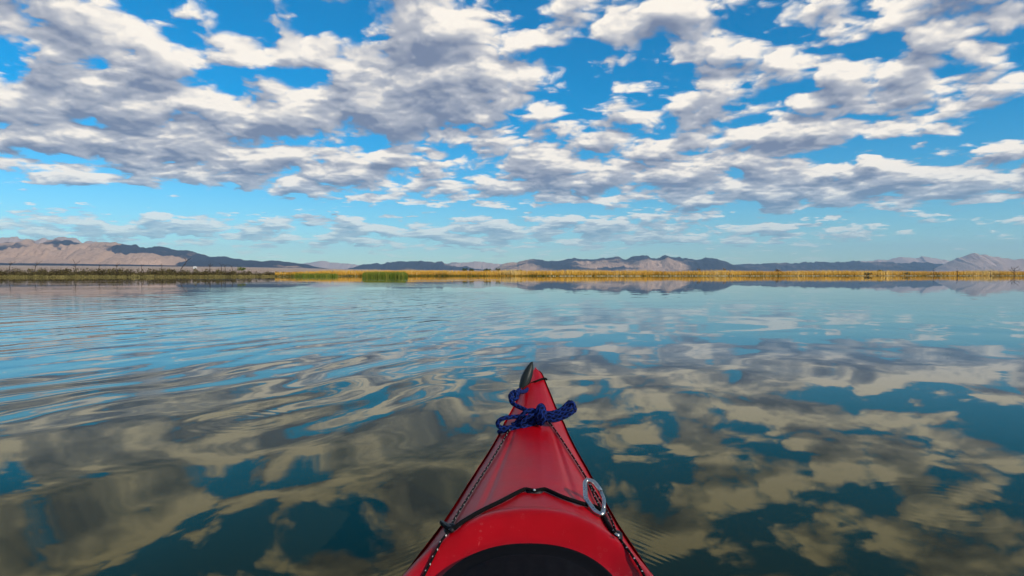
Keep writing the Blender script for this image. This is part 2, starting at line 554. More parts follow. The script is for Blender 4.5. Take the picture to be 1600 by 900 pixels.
    N.put(ms.inputs[0], fr.outputs[0]); N.put(ms.inputs[1], body.outputs[0]); N.put(ms.inputs[2], gl.outputs[0])
    N.put([n for n in N.t.nodes if n.type == 'OUTPUT_MATERIAL'][0].inputs['Surface'], ms.outputs[0])
    return m
WATER = mat_water()
lake = mesh_obj('lake_water', [(-4000, -1500, 0), (4000, -1500, 0), (4000, 1500, 0), (-4000, 1500, 0)], [(0, 1, 2, 3)], WATER)
tag(lake, 'calm lake water mirroring the clouds', None, None, 'structure')

# ------------------------------------------------------------------ land and shore
# distance of the waterline for each bearing (photo column -> metres)
SHORE_PX = [-900, -200, 0, 150, 330, 430, 520, 560, 640, 660, 860, 1100, 1400, 1700, 2600]
SHORE_D = [150, 190, 215, 225, 245, 300, 330, 380, 400, 430, 440, 480, 560, 600, 500]
def shore_d(px): return float(np.interp(px, SHORE_PX, SHORE_D)) + 5 * math.sin(px * 0.05) + 3 * math.sin(px * 0.13 + 1)
def col_dir(px):
    v = Vector(((px - 800) / FPX, 1.0))
    return v / v.y                                     # multiply by Y ahead

def mat_land():
    m, N, b = material('marsh_land')
    p = obj_pos(N); x, y, z = N.sep(p)
    n = N.noise(N.vm('MULTIPLY', p, (0.004, 0.0015, 0.0)), 1.0, 6.0, 0.6)
    n2 = N.noise(N.vm('MULTIPLY', p, (0.02, 0.01, 0.0)), 1.0, 5.0, 0.65)
    sand = N.mix(n, (0.40, 0.27, 0.19), (0.52, 0.40, 0.31))
    scrub = N.mix(n2, (0.10, 0.075, 0.055), (0.20, 0.15, 0.10))
    c = N.mix(N.ramp(n2, 0.50, 0.62), sand, scrub)
    marsh = N.mix(n2, (0.055, 0.05, 0.012), (0.16, 0.10, 0.02))
    c = N.mix(N.ramp(y, 520.0, 900.0), marsh, c)
    N.put(b.inputs['Base Color'], c); b.inputs['Roughness'].default_value = 0.95
    b.inputs['Specular IOR Level'].default_value = 0.1
    return m
LAND = mat_land()
cols = np.concatenate([np.linspace(-900, 0, 30, endpoint=False), np.linspace(0, 1600, 260, endpoint=False), np.linspace(1600, 2600, 30)])
V, rows = [], []
OFF = [0, 2, 6, 14, 30, 60, 120, 300, 700, 1500, 3000, 6000, 10000, 16000, 23000, 29500]
for px in cols:
    d0 = shore_d(px); u = (px - 800) / FPX
    lf = np.interp(px, [-900, 0, 350, 620, 1600, 2600], [1, 1, .8, .35, .2, .2])
    for o in OFF:
        Y = d0 + o
        bank = -0.35 if o == 0 else 0.25 * (1 - math.exp(-o / 6)) + 0.7 * (1 - math.exp(-o / 60))
        rise = max(0, o - 400) * (0.003 + 0.0125 * lf) if o < 10000 else 9600 * (0.003 + 0.0125 * lf)
        V.append((u * Y, Y, bank + rise + (0.25 * mnoise.noise((u * Y * 0.02, Y * 0.02, 0)) if o > 20 else 0)))
k = len(OFF); F = []
for i in range(len(cols) - 1):
    for j in range(k - 1):
        F.append((i * k + j, (i + 1) * k + j, (i + 1) * k + j + 1, i * k + j + 1))
land = big_mesh('shore_land', V, F, LAND, smooth=True)
tag(land, 'low flat desert land beyond the reeds', None, None, 'structure')

# ------------------------------------------------------------------ mountains
def mat_rock(name, pale1, pale2, dark1, dark2, amount, seed):
    """pale desert slopes with patches of cloud shadow painted in as a darker colour"""
    m, N, b = material(name)
    p = obj_pos(N)
    q = N.vm('ADD', N.vm('MULTIPLY', p, (1, 0.6, 1.7)), (seed * 917.0, seed * 331.0, 0))
    n = N.noise(q, 0.00075, 5.0, 0.55)
    f = N.noise(p, 0.012, 6.0, 0.7)
    tone = N.new('ShaderNodeAttribute'); tone.attribute_name = 'tone'
    k = N.add(N.add(n, N.mul(N.sub(f, 0.5), 0.22)), N.mul(tone.outputs['Fac'], 1.0))
    pale = N.mix(f, pale1, pale2); dark = N.mix(f, dark1, dark2)
    c = N.mix(N.ramp(k, 0.53 - amount, 0.65 - amount), pale, dark)
    N.put(b.inputs['Base Color'], c); b.inputs['Roughness'].default_value = 0.95
    b.inputs['Specular IOR Level'].default_value = 0.05
    bp = N.new('ShaderNodeBump'); bp.inputs['Strength'].default_value = 0.9; bp.inputs['Distance'].default_value = 80.0
    N.put(bp.inputs['Height'], f); N.put(b.inputs['Normal'], bp.outputs[0])
    return m

def ridged(x, y, seed, octs=5):
    v, a, s_ = 0.0, 1.0, 0.0
    for i in range(octs):
        n = 1 - abs(mnoise.noise((x + seed * 3.3, y + seed * 1.7, seed * 0.37 + i * 3.1))) * 2.0
        v += a * n; s_ += a; a *= 0.55; x *= 2.1; y *= 2.0
    return v / s_

def mountain(name, label, D, prof, mat, depth=3000, seed=1, tone=None, rough=0.55, jag=1.0):
    """prof: skyline as (column, row); D: distance of the crest; spurs and gullies run down from the crest"""
    xs = [p[0] for p in prof]; ys = [p[1] for p in prof]
    NC, NR = int((xs[-1] - xs[0]) * 0.95) + 2, 46
    V, A = [], []
    for i in range(NC):
        px = xs[0] + (xs[-1] - xs[0]) * i / (NC - 1)
        u = (px - 800) / FPX
        row = np.interp(px, xs, ys)
        Hc = (HZ - row) / FPX * D
        kx = D / 15000.0
        # broken crest line
        X0 = u * D
        Hc *= 1 + jag * (0.10 * mnoise.noise((X0 / 420, seed, 1.0)) + 0.07 * mnoise.noise((X0 / 170, seed, 4.0)) + 0.04 * mnoise.noise((X0 / 70, seed, 7.0)))
        for j in range(NR):
            t = j / (NR - 1) * 1.5                     # 0 foot, 1 crest, 1.5 behind
            Y = D - depth + depth * t
            X = X0 * (1 + (Y - D) / D * 0.6)
            s_ = t if t <= 1 else max(0.0, 1 - (t - 1) * 1.6)
            wx = 500 * mnoise.noise((X / 1500, Y / 1500, seed + 9.0))
            r = ridged((X + wx) / (900 * kx), Y / (1900 * kx), seed)          # -1 .. 1, high on the spurs
            cut = 4 * s_ * (1 - s_) if t <= 1 else 0.6
            env = (0.20 * s_ + 0.80 * s_ ** 1.5) 
            h = Hc * (env + rough * 0.62 * (r - 0.38) * (cut * 0.85 + 0.15 * s_) * s_ ** 0.5)
            h = min(h, Hc * (0.42 + 0.60 * min(t, 1.0)))
            V.append((X, Y, max(h, -3.0) if s_ > 0 else -3.0))
            A.append(0.0 if tone is None else tone(px + 14 * r, t + 0.10 * r))
    F = []
    for i in range(NC - 1):
        for j in range(NR - 1):
            F.append((i * NR + j, (i + 1) * NR + j, (i + 1) * NR + j + 1, i * NR + j + 1))
    o = big_mesh(name, V, F, mat, A, smooth=False)
    return tag(o, label, None, None, 'structure')

TAN = ((0.43, 0.27, 0.18), (0.70, 0.47, 0.33))
CLOUD_SHADE = ((0.026, 0.034, 0.056), (0.055, 0.060, 0.084))  # cloud shadow with its hazy blue, painted into the rock colour
M_LEFT = mat_rock('rock_left_range', *TAN, *CLOUD_SHADE, 0.0, 1)
M_FAR = mat_rock('rock_far_pale', (0.45, 0.32, 0.27), (0.58, 0.44, 0.36), *CLOUD_SHADE, -0.12, 2)
M_MID = mat_rock('rock_mid_range', *TAN, *CLOUD_SHADE, 0.15, 3)
M_DARK = mat_rock('rock_dark_ridge', (0.2, 0.14, 0.12), (0.3, 0.2, 0.16), *CLOUD_SHADE, 0.22, 4)

def bumpf(a, b, soft=12):
    return lambda v: 1 / (1 + math.exp(-(v - a) / soft)) - 1 / (1 + math.exp(-(v - b) / soft))

mountain('mountains_far_left', 'pale far crest behind the left mountain range', 15000,
         [(-150, 380), (-60, 368), (0, 371), (12, 370), (25, 372), (40, 377), (60, 374), (85, 374), (110, 373), (135, 377), (170, 380), (205, 388), (240, 400), (280, 412)],
         M_FAR, 3000, 3)
mountain('mountains_left', 'tan and dark desert mountains along the left shore', 11000, rough=0.95, prof=
         [(-320, 392), (-200, 370), (-90, 380), (0, 381), (14, 376), (28, 380), (42, 376), (58, 382), (75, 378), (90, 376), (108, 376), (122, 382), (140, 379), (160, 379), (182, 380),
          (200, 384), (213, 382), (228, 386), (250, 388), (262, 388), (278, 392), (292, 390), (305, 395), (330, 401), (350, 401), (380, 406), (400, 408), (430, 407), (445, 410), (475, 413), (500, 418), (540, 424)],
         mat=M_LEFT, depth=4200, seed=1, tone=lambda px, t: (0.16 * (t > 0.80 and px < 130) + 0.14 * (px > 200) * (t > 0.80) - 0.12 * (0.20 < t < 0.78) * (px < 305) + 0.2 * (px > 320)))  # tone steers where the painted cloud shadow lies
mountain('mesa_left', 'low dark mesa line at the foot of the left mountains', 6600,
         [(-320, 408), (-100, 410), (0, 410.8), (100, 411.8), (200, 413.2), (300, 415.2), (420, 418.5), (460, 421)], M_DARK, 260, 21, rough=0.1, jag=0.2)
mountain('mountains_distant_gap', 'hazy pale peaks far off in the gap', 26000,
         [(440, 416), (470, 412), (490, 410), (508, 408), (520, 410), (540, 412), (560, 414), (590, 416), (620, 418)], M_FAR, 3000, 5)
mountain('mountains_dark_ridge', 'dark jagged ridge left of the picture centre', 14000,
         [(540, 421), (562, 415), (580, 412), (592, 410), (606, 410), (620, 409), (640, 409), (652, 408), (662, 409), (682, 409), (690, 411), (700, 414), (720, 417), (745, 419), (775, 422)],
         M_DARK, 2500, 7, jag=2.0, rough=0.9)
mountain('mountains_centre_far', 'pale low crest behind the dark ridge', 21000,
         [(660, 420), (690, 412), (715, 410), (735, 409), (750, 409), (765, 411), (780, 413), (800, 410), (840, 412), (900, 420)], M_FAR, 3000, 8)
mountain('mountains_centre', 'long blue mountain range with pale slopes at centre', 15000,
         [(765, 424), (785, 414), (802, 410), (815, 407), (828, 405), (840, 406), (855, 408), (872, 408), (885, 405), (900, 404), (912, 406), (925, 405), (945, 403), (965, 403), (978, 405),
          (985, 403), (995, 400), (1005, 399), (1018, 402), (1030, 402), (1040, 399), (1055, 401), (1075, 403), (1090, 405), (1103, 403), (1118, 406), (1135, 409), (1146, 413), (1165, 418), (1200, 424)],
         M_MID, 3000, 9, rough=0.9, tone=lambda px, t: -0.17 * bumpf(795, 850)(px) * (t < .7) - 0.17 * bumpf(905, 985)(px) * (0.5 < t < 0.93) - 0.18 * bumpf(1015, 1050)(px) * (0.35 < t < 0.85) + 0.06 * bumpf(1060, 1150)(px))
mountain('mountains_right_ridge', 'long low dark blue ridge on the right', 18000,
         [(1110, 424), (1150, 414), (1190, 412), (1230, 411), (1270, 410), (1300, 410), (1340, 409), (1380, 410), (1440, 410), (1480, 413), (1530, 418), (1580, 424)], M_DARK, 2500, 12, jag=1.6, rough=0.9)
mountain('mountains_right_far', 'pale pink far crest above the right ridge', 24000,
         [(1330, 413), (1345, 408), (1370, 407), (1390, 404), (1408, 402), (1425, 403), (1440, 402), (1455, 403), (1475, 406), (1500, 408), (1540, 412)], M_FAR, 3000, 14)
mountain('mountains_right_peak', 'pale rocky peak at the right edge', 17000,
         [(1450, 424), (1475, 412), (1490, 406), (1505, 402), (1515, 398), (1522, 396), (1532, 397), (1542, 399), (1552, 403), (1560, 402), (1572, 404), (1590, 406), (1620, 402), (1680, 398), (1760, 404), (1900, 418), (1980, 424)],
         M_FAR, 3500, 16)

# ------------------------------------------------------------------ haze
HAZE = bpy.data.materials.new('desert_haze'); HAZE.use_nodes = True
ht = HAZE.node_tree; ht.nodes.clear()
hv = ht.nodes.new('ShaderNodeVolumePrincipled'); ho = ht.nodes.new('ShaderNodeOutputMaterial')
hv.inputs['Color'].default_value = (0.44, 0.71, 1.0, 1)
hv.inputs['Density'].default_value = 2.7e-5
hv.inputs['Anisotropy'].default_value = 0.0
ht.links.new(hv.outputs[0], ho.inputs['Volume'])
B = 36000.0
hz = mesh_obj('haze', [(sx * B, 30500.0 if sy > 0 else -3000.0, sz) for sx in (-1, 1) for sy in (-1, 1) for sz in (-8.0, 1300.0)],
              [(0, 1, 3, 2), (4, 6, 7, 5), (0, 4, 5, 1), (2, 3, 7, 6), (0, 2, 6, 4), (1, 5, 7, 3)], HAZE)
tag(hz, 'pale blue haze lying over the lake and mountains', None, None, 'stuff')

# ------------------------------------------------------------------ kayak
def zg(Y):                                            # height of the gunwale seam along the boat
    if Y >= 1.1: return 0.30 + 0.01 * (Y - 1.1) + 0.14 * ((Y - 1.1) / 1.2) ** 3
    if Y > -1.2: return 0.30
    return 0.30 + 0.12 * ((-1.2 - Y) / 1.2) ** 2
def axis_x(Y): return -0.022 + 0.0440 * Y if Y > 0 else -0.022 + 0.044 * Y
OUT = [(578, 3), (581, 7), (585, 10.5), (592, 14), (602, 18), (620, 26), (638, 33.5), (664, 47.5), (680, 54.5), (700, 65), (733, 85), (765, 104), (796, 122), (825, 140), (860, 165), (898, 192)]
def solve_Y(py):
    lo, hi = 0.5, 3.2
    for _ in range(60):
        m = (lo + hi) / 2
        d = cam_ray(835, py)
        if CAM_H + d.z / d.y * m > zg(m): lo = m
        else: hi = m
    return lo
pr = sorted((solve_Y(py), hw / FPX * solve_Y(py)) for py, hw in OUT)
TIP_Y = pr[-1][0] + 0.012
HWY = [-2.45, -2.40, -2.2, -1.8, -1.2, -0.5, 0.1, 0.5, 0.8] + [p[0] for p in pr] + [TIP_Y]
HWX = [0.0, 0.012, 0.045, 0.12, 0.215, 0.285, 0.300, 0.285, 0.252] + [p[1] for p in pr] + [0.0]
def hw(Y): return float(np.interp(Y, HWY, HWX))
def crown(Y): return float(np.interp(Y, [-2.45, -2.2, -1.5, -0.6, 0.6, 1.1, 1.5, 2.0, 2.2, TIP_Y], [0.004, 0.02, 0.035, 0.05, 0.085, 0.080, 0.060, 0.034, 0.020, 0.006]))
PS = [0, .15, .35, .50, .56, .62, .76, .88, .95, 1.0]
PZ = [.62, .61, .565, .505, .465, .43, .30, .17, .08, 0.0]
HA, HB, HYC = 0.150, 0.210, 0.930                     # front hatch
CA, CB, CYC = 0.215, 0.42, 0.10                       # cockpit
def se(x, Y, yc, a, b, p): return (abs(x / a) ** p + abs((Y - yc) / b) ** p) ** (1 / p)
def sstep(v, a, b):
    t = min(1, max(0, (v - a) / (b - a))); return t * t * (3 - 2 * t)
def deck_z(x, Y):
    """x measured from the boat's centre line"""
    w = max(hw(Y), 1e-4); s = min(1.0, abs(x) / w)
    z = zg(Y) + 1.15 * crown(Y) * float(np.interp(s, PS, PZ))
    z -= 0.0028 * math.exp(-((s - 0.53) / 0.045) ** 2) * sstep(Y, 1.22, 1.35) * sstep(Y, 1.95, 1.7)
    q = se(x, Y, HYC, HA, HB, 2.5)
    z -= 0.030 * sstep(q, 1.34, 1.00)
    z += 0.006 * math.exp(-((q - 1.38) / 0.09) ** 2)
    q = se(x, Y, CYC, CA, CB, 2.2)
    if Y < 0.6: z -= 0.20 * sstep(q, 1.02, 0.90)
    return z

kayak = empty('kayak', (axis_x(0.0), 0.0, 0.0))
tag(kayak, 'red plastic kayak seen from its cockpit, black hatch and deck lines', 'kayak')

ys = sorted(set(list(np.round(np.arange(-2.45, 0.60, 0.035), 4)) + list(np.round(np.arange(0.60, TIP_Y - 0.05, 0.0085), 4)) + list(np.linspace(TIP_Y - 0.05, TIP_Y, 14))))
SS = np.linspace(-1, 1, 97)
V, F = [], []
for Y in ys:
    w = hw(Y)
    for s in SS:
        ss = math.copysign(abs(s) ** 0.92, s)
        # sides roll over the seam
        V.append((axis_x(Y) + ss * w, Y, deck_z(ss * w, Y)))
n = len(SS)
for i in range(len(ys) - 1):
    for j in range(n - 1):
        F.append((i * n + j, i * n + j + 1, (i + 1) * n + j + 1, (i + 1) * n + j))
deck = mesh_obj('deck', V, F, RED, kayak, True)
sm = deck.modifiers.new('soft', 'SMOOTH'); sm.factor = 0.5; sm.iterations = 2

def keel(Y):
    return -0.10 + 0.56 * sstep(Y, 1.45, TIP_Y + 0.12) ** 1.3 + 0.46 * sstep(Y, -1.6, -2.55) ** 1.3
V, F = [], []
HS = [(1.0, 1.0, 0.006), (1.012, 1.0, -0.008), (1.0, 1.0, -0.018), (0.97, 0.62, 0), (0.92, 0.30, 0), (0.78, 0.10, 0), (0.45, 0.02, 0), (0.0, 0.0, 0)]
prof = [(-a, b, c) for a, b, c in HS] + [(a, b, c) for a, b, c in HS[-2::-1]]
for Y in ys:
    w, zt, zk = hw(Y), zg(Y), min(keel(Y), zg(Y) - 0.01)
    for a, b, c in prof:
        V.append((axis_x(Y) + a * w, Y, zk + (zt - zk) * b + c * min(1, w / 0.03)))
n = len(prof)
for i in range(len(ys) - 1):
    for j in range(n - 1):
        F.append((i * n + j, (i + 1) * n + j, (i + 1) * n + j + 1, i * n + j + 1))
mesh_obj('hull', V, F, RED, kayak, True)

# hatch cover: domed rubber lid with a rolled rim and moulded ribs
def lid(yc, a, b, p, z_of, name, mat):
    V, F, rings, seg = [], [], 26, 96
    for i in range(rings):
        q = 1.05 * (i / (rings - 1))
        for k in range(seg):
            t = 2 * math.pi * k / seg
            c, s = math.cos(t), math.sin(t)
            x = a * q * math.copysign(abs(c) ** (2 / p), c); Y = yc + b * q * math.copysign(abs(s) ** (2 / p), s)
            V.append((axis_x(Y) + x, Y, z_of(q, x, Y)))
    for i in range(rings - 1):
        for k in range(seg):
            F.append((i * seg + k, i * seg + (k + 1) % seg, (i + 1) * seg + (k + 1) % seg, (i + 1) * seg + k))
    return mesh_obj(name, V, F, mat, kayak, True)
def hz_of(q, x, Y):
    base = deck_z(0, HYC + HB * 1.02)
    z = base - 0.020 * (x / HA) ** 2 * 0.9 + 0.012 * (1 - min(q, 1) ** 2)
    z += 0.007 * math.exp(-((q - 0.93) / 0.05) ** 2) - 0.003 * math.exp(-((q - 0.80) / 0.03) ** 2)
    if q < 0.74: z += 0.0022 * (0.5 + 0.5 * math.cos(x / 0.030 * 2 * math.pi)) ** 3
    if q > 1.0: z -= 0.02 * (q - 1.0) / 0.05
    return z
lid(HYC, HA, HB, 2.5, hz_of, 'hatch_cover', HATCH)
# cockpit: coaming and black seat
g = Geo()
pts = []
for k in range(80):
    t = 2 * math.pi * k / 80; c, s = math.cos(t), math.sin(t)
    Y = CYC + CB * math.copysign(abs(s) ** (2 / 2.2), s); x = CA * math.copysign(abs(c) ** (2 / 2.2), c)
    pts.append((axis_x(Y) + x, Y, deck_z(x * 1.06, CYC + (Y - CYC) * 1.04) + 0.018))
g.tube(pts, 0.013, 10, closed=True); g.build('cockpit_coaming', BLACK, kayak)
g = Geo(); g.box((axis_x(-0.1), -0.12, 0.165), (0.34, 0.34, 0.03)).box((axis_x(-0.25), -0.24, 0.24), (0.33, 0.035, 0.17)); g.build('seat', BLACK, kayak, False)

def on_deck(px, py, off=0.0):
    """where the pixel's ray meets the deck raised by off"""
    d = cam_ray(px, py)
    lo, hi = 0.6, 2.6
    for _ in range(50):
        m = (lo + hi) / 2
        x = d.x / d.y * m - axis_x(m)
        zd = deck_z(x, m) if m < TIP_Y else zg(TIP_Y)
        if CAM_H + d.z / d.y * m > zd + off: lo = m
        else: hi = m
    return at(px, py, lo)

def deck_path(pxs, off): return [on_deck(x, y, off) for x, y in pxs]

# perimeter deck lines
LR = 0.0022
dl = [(815, 651), (797.5, 670), (770, 716), (740, 763), (709, 813), (704, 827), (691, 843), (676, 872), (663, 898), (640, 945)]
g = Geo(); g.tube(catmull(deck_path(dl, LR + 0.0025), 0.012), LR, 10); g.build('deck_line', LINE, kayak)
dr = [(850, 650), (866.7, 671), (890, 705.5), (916.6, 747.5), (935, 777), (951, 803), (961, 827), (965, 837), (987, 867), (1006, 898), (1030, 945)]
g = Geo(); g.tube(catmull(deck_path(dr, LR + 0.0025), 0.012), LR, 10); g.build('deck_line', LINE, kayak)
# second strand of the right line, hanging through the carabiner
g = Geo(); g.tube(catmull(deck_path([(921, 757), (930, 778), (945, 806), (955, 825), (962, 834)], LR + 0.004), 0.012), LR, 10); g.build('deck_line', LINE, kayak)

# bungee across the deck
bg = [(690, 817), (703, 827), (712, 824), (720, 817), (751, 798.6), (783, 783), (814, 766.8), (823, 764.5), (835, 767), (848, 764.5), (856, 766), (882, 777.6), (911, 787), (931, 792), (940, 800), (948, 816), (957, 829), (965, 836)]
g = Geo(); g.tube(catmull(deck_path(bg, 0.0048), 0.010), 0.0040, 10); g.build('bungee_cord', BUNGEE, kayak)

def boss(name, px, py, rx, ry, h, mat, parent, off=0.0):
    c = on_deck(px, py, off)
    V, F, R0, S0 = [], [], 6, 20
    for i in range(R0):
        a = i / (R0 - 1) * math.pi / 2
        for k in range(S0):
            t = 2 * math.pi * k / S0
            x, y = c.x + rx * math.cos(a) * math.cos(t), c.y + ry * math.cos(a) * math.sin(t)
            V.append((x, y, max(c.z - 0.004, deck_z(x - axis_x(y), y) - 0.001 + off) * (i == 0) + (c.z + h * math.sin(a)) * (i > 0)))
    for i in range(R0 - 1):
        for k in range(S0):
            F.append((i * S0 + k, i * S0 + (k + 1) % S0, (i + 1) * S0 + (k + 1) % S0, (i + 1) * S0 + k))
    return mesh_obj(name, V, F, mat, parent, True)

def screw(fit, px, py, r, off):
    o = boss('rivet', px, py, r, r, 0.0022, STEEL, kayak, off)
    o.parent = fit
    o.location = (0, 0, 0)
    return o
# padeyes
pe = boss('pad_eye', 835, 769, 0.017, 0.010, 0.006, BLACK, kayak); screw(pe, 835, 765.5, 0.0028, 0.0085)
pe = boss('pad_eye', 965.5, 837, 0.0085, 0.016, 0.008, BLACK, kayak); screw(pe, 965, 835.5, 0.0040, 0.0095)
pe = boss('pad_eye', 705, 826, 0.013, 0.014, 0.009, BLACK, kayak)
# webbing tab over the left gunwale
a, b_ = on_deck(690, 816, 0.002), on_deck(706, 829, 0.006)
g = Geo(); g.tube([a, (a + b_) / 2 + Vector((0, 0, 0.002)), b_], 0.0042, 8); g.build('cord_end', BLACK, kayak)

# carrying toggle beside the bow, on its cord
TY = TIP_Y - 0.05
p0, p1 = at(812.5, 618, TY - 0.09), at(831.5, 565.5, TY - 0.055)
path, rad = [], []
for i in range(25):
    t = i / 24
    path.append(p0.lerp(p1, t)); rad.append(0.0168 * (max(0.0, math.sin(math.pi * (0.02 + 0.96 * t))) ** 0.62) * (0.93 + 0.10 * math.cos((t - 0.45) * 3)))
g = Geo(); g.tube(path, rad, 20); tg = g.build('grab_toggle', TOGGLE, kayak)
pc = [at(827, 601, TY - 0.080), at(833, 597.5, TY - 0.075)] + [on_deck(x, y, 0.005) for x, y in ((838, 595.5), (843, 593.5), (848, 592), (852, 591.5), (854, 593))]
g = Geo(); g.tube(catmull(pc, 0.004), 0.0034, 8); g.build('toggle_cord', BUNGEE, kayak)

# ------------------------------------------------------------------ blue rope tied on the bow
YB = on_deck(838, 662, 0.004).y
rope = empty('rope', at(838, 662, YB))
tag(rope, 'blue braided rope knotted in a bundle on the red kayak bow', 'rope')
RR = 0.0062
def rp(pts, name, r=RR):
    P = [at(x, y, YB + 0.05 * 0 + dy) for x, y, dy in pts]
    g = Geo(); g.tube(catmull(P, 0.006), r, 12)
    return g.build(name, BLUE, rope)
# lead from the toggle
rp([(833, 596, .42), (829, 603, .38), (821, 611, .27), (811, 612.5, .17), (803, 615.5, .13), (798.5, 622, .10), (800, 629, .08), (808, 634.5, .06), (818, 639, .045), (826, 643, .02), (836, 648, .0)], 'lead_strand')
rp([(812, 609, .16), (806, 614.5, .125), (808, 621, .11), (801, 625, .105), (797, 619, .12), (803, 612, .15), (809, 616, .125)], 'hitch_coil')
# folded loops on the left
rp([(838, 652, -.004), (826, 652.5, -.006), (812, 651, -.006), (796, 652, -.006), (783, 655, -.006), (777.5, 661, -.006), (781, 667.5, -.006), (792, 668.5, -.006), (806, 666, -.006), (820, 664.5, -.006), (831, 660, -.010), (840, 653, -.012)], 'loop_strand')
rp([(836, 660, .004), (822, 667, -.012), (808, 668.5, -.012), (796, 671, -.012), (785, 673.5, -.010), (779, 675, -.004)], 'tail_strand')
rp([(808, 659, .004), (814, 650.5, -.012), (822, 643.5, -.014), (832, 641, -.012), (842, 645, -.010), (849, 652, -.008)], 'loop_strand')
rp([(812, 664, -.016), (820, 656, -.020), (828, 649.5, -.022), (838, 648, -.018), (846, 652, -.014)], 'loop_strand')
rp([(800, 664, .0), (812, 660, -.003), (824, 657, -.006), (838, 656, -.004)], 'loop_strand')
# coil round the middle
rp([(840, 660, .010), (839, 648, -.022), (841, 638, -.020), (846, 633, -.004), (850, 639, -.018), (850.5, 650, -.028), (847.5, 661, -.022), (842, 661, -.016), (841.5, 650, -.030), (845, 639, -.026), (848, 634.5, -.010)], 'coil_strand')
rp([(844, 661, .0), (845.5, 652, -.032), (847, 643, -.032), (849, 636, -.016)], 'coil_strand')
# brush of ends to the right
rp([(848, 645, -.006), (860, 645.5, -.012), (872, 642.5, -.012), (880, 637.5, -.010), (887, 630.5, -.008), (891, 627.5, -.006)], 'tail_strand')
rp([(848, 650, -.010), (862, 650.5, -.016), (876, 646.5, -.016), (887, 640, -.014), (895, 634, -.012)], 'tail_strand')
rp([(850, 654, -.010), (864, 657, -.016), (877, 653.5, -.016), (889, 647.5, -.016), (899, 640.5, -.014)], 'tail_strand')
rp([(852, 656, .004), (866, 653, .004), (880, 647, .006), (890, 637, .006), (894, 630.5, .008)], 'tail_strand')
rp([(887, 630.5, -.008), (893, 628.5, -.012), (897, 634, -.014), (899, 641, -.014)], 'tail_strand', 0.0056)

# ------------------------------------------------------------------ carabiner
cb = on_deck(938, 806, 0.004)
car = empty('carabiner', cb)
tag(car, 'steel carabiner clipped to the deck line on the red kayak', 'carabiner')
def cy(py): return cb.y + (806 - py) / 57 * 0.085
def round_poly(pts, r):
    """polyline with its corners cut round"""
    out = [pts[0]]
    for i in range(1, len(pts) - 1):
        p, q, w = Vector(pts[i - 1]), Vector(pts[i]), Vector(pts[i + 1])
        a, b = q + (p - q).normalized() * min(r, (p - q).length * .45), q + (w - q).normalized() * min(r, (w - q).length * .45)
        for k in range(6):
            t = k / 5
            out.append(tuple(a.lerp(q, t).lerp(q.lerp(b, t), t)))
    return out + [pts[-1]]
spine = round_poly([(940, 766), (927, 750), (911.5, 748), (912.5, 779), (930.5, 802), (943, 807), (945.5, 797)], 7)
shrink = lambda x, y: (929 + (x - 929) * 0.86, 779 + (y - 779) * 0.93)
P = [at(*shrink(x, y), cy(y)) for x, y in spine]
g = Geo(); g.tube(P, 0.0047, 12); g.build('spine', STEEL, car)
gate = [(945.5, 798), (946.5, 781), (939.5, 765.5)]
g = Geo(); g.tube([at(*shrink(x, y), cy(y)) for x, y in round_poly(gate, 6)], 0.0036, 12); gt = g.build('gate', STEEL, car)

# ------------------------------------------------------------------ reeds
def mat_reed(name, cols_, rough=0.8):
    """cols_: colours along the blade tone 0..1"""
    m, N, b = material(name)
    a = N.new('ShaderNodeAttribute'); a.attribute_name = 'tone'
    cr = N.new('ShaderNodeValToRGB'); el = cr.color_ramp.elements
    while len(el) < len(cols_): el.new(0.5)
    for i, c in enumerate(cols_):
        el[i].position = i / (len(cols_) - 1); el[i].color = (*c, 1)
    N.put(cr.inputs[0], a.outputs['Fac'])
    N.put(b.inputs['Base Color'], cr.outputs[0])
    b.inputs['Roughness'].default_value = rough
    b.inputs['Specular IOR Level'].default_value = 0.15
    return m
REED = mat_reed('dry_reed', [(0.035, 0.040, 0.008), (0.11, 0.11, 0.012), (0.42, 0.21, 0.025), (0.64, 0.35, 0.045), (0.70, 0.49, 0.17), (0.72, 0.66, 0.50)])
GREEN = mat_reed('green_reed', [(0.018, 0.040, 0.006), (0.06, 0.10, 0.010), (0.13, 0.18, 0.020), (0.32, 0.26, 0.05)])
SCRUB = mat_reed('marsh_scrub', [(0.028, 0.021, 0.012), (0.070, 0.052, 0.020), (0.13, 0.11, 0.038), (0.23, 0.20, 0.075), (0.46, 0.34, 0.12)])
DEAD = mat_reed('dead_wood', [(0.035, 0.026, 0.022), (0.07, 0.055, 0.045), (0.35, 0.28, 0.22)], 0.9)

def ground_z(o): return 0.25 * (1 - math.exp(-o / 6)) + 0.7 * (1 - math.exp(-o / 60)) - 0.1

class Blades:
    def __init__(self): self.V, self.A = [], []
    def add(self, x, y, z, h, w, tone, lean=0.12):
        a = random.uniform(0, math.pi); lx, ly = random.gauss(0, lean) * h, random.gauss(0, lean) * h
        dx, dy = math.cos(a) * w, math.sin(a) * w * 0.5
        self.V += [(x - dx, y - dy, z), (x + dx, y + dy, z), (x + lx + dx * .3, y + ly, z + h)]
        self.A += [tone, tone, min(1, tone + 0.05)]
    def leaf(self, p, s, tone):
        d1 = Vector((random.gauss(0, 1), random.gauss(0, 1), random.gauss(0, 1))).normalized() * s
        d2 = Vector((random.gauss(0, 1), random.gauss(0, 1), random.gauss(0, 1))).normalized() * s
        self.V += [p - d1, p + d1, p + d2 * 1.4]
        self.A += [tone] * 3
    def build(self, name, mat):
        F = np.arange(len(self.V)).reshape(-1, 3)
        return big_mesh(name, [tuple(v) for v in self.V], F, mat, self.A)

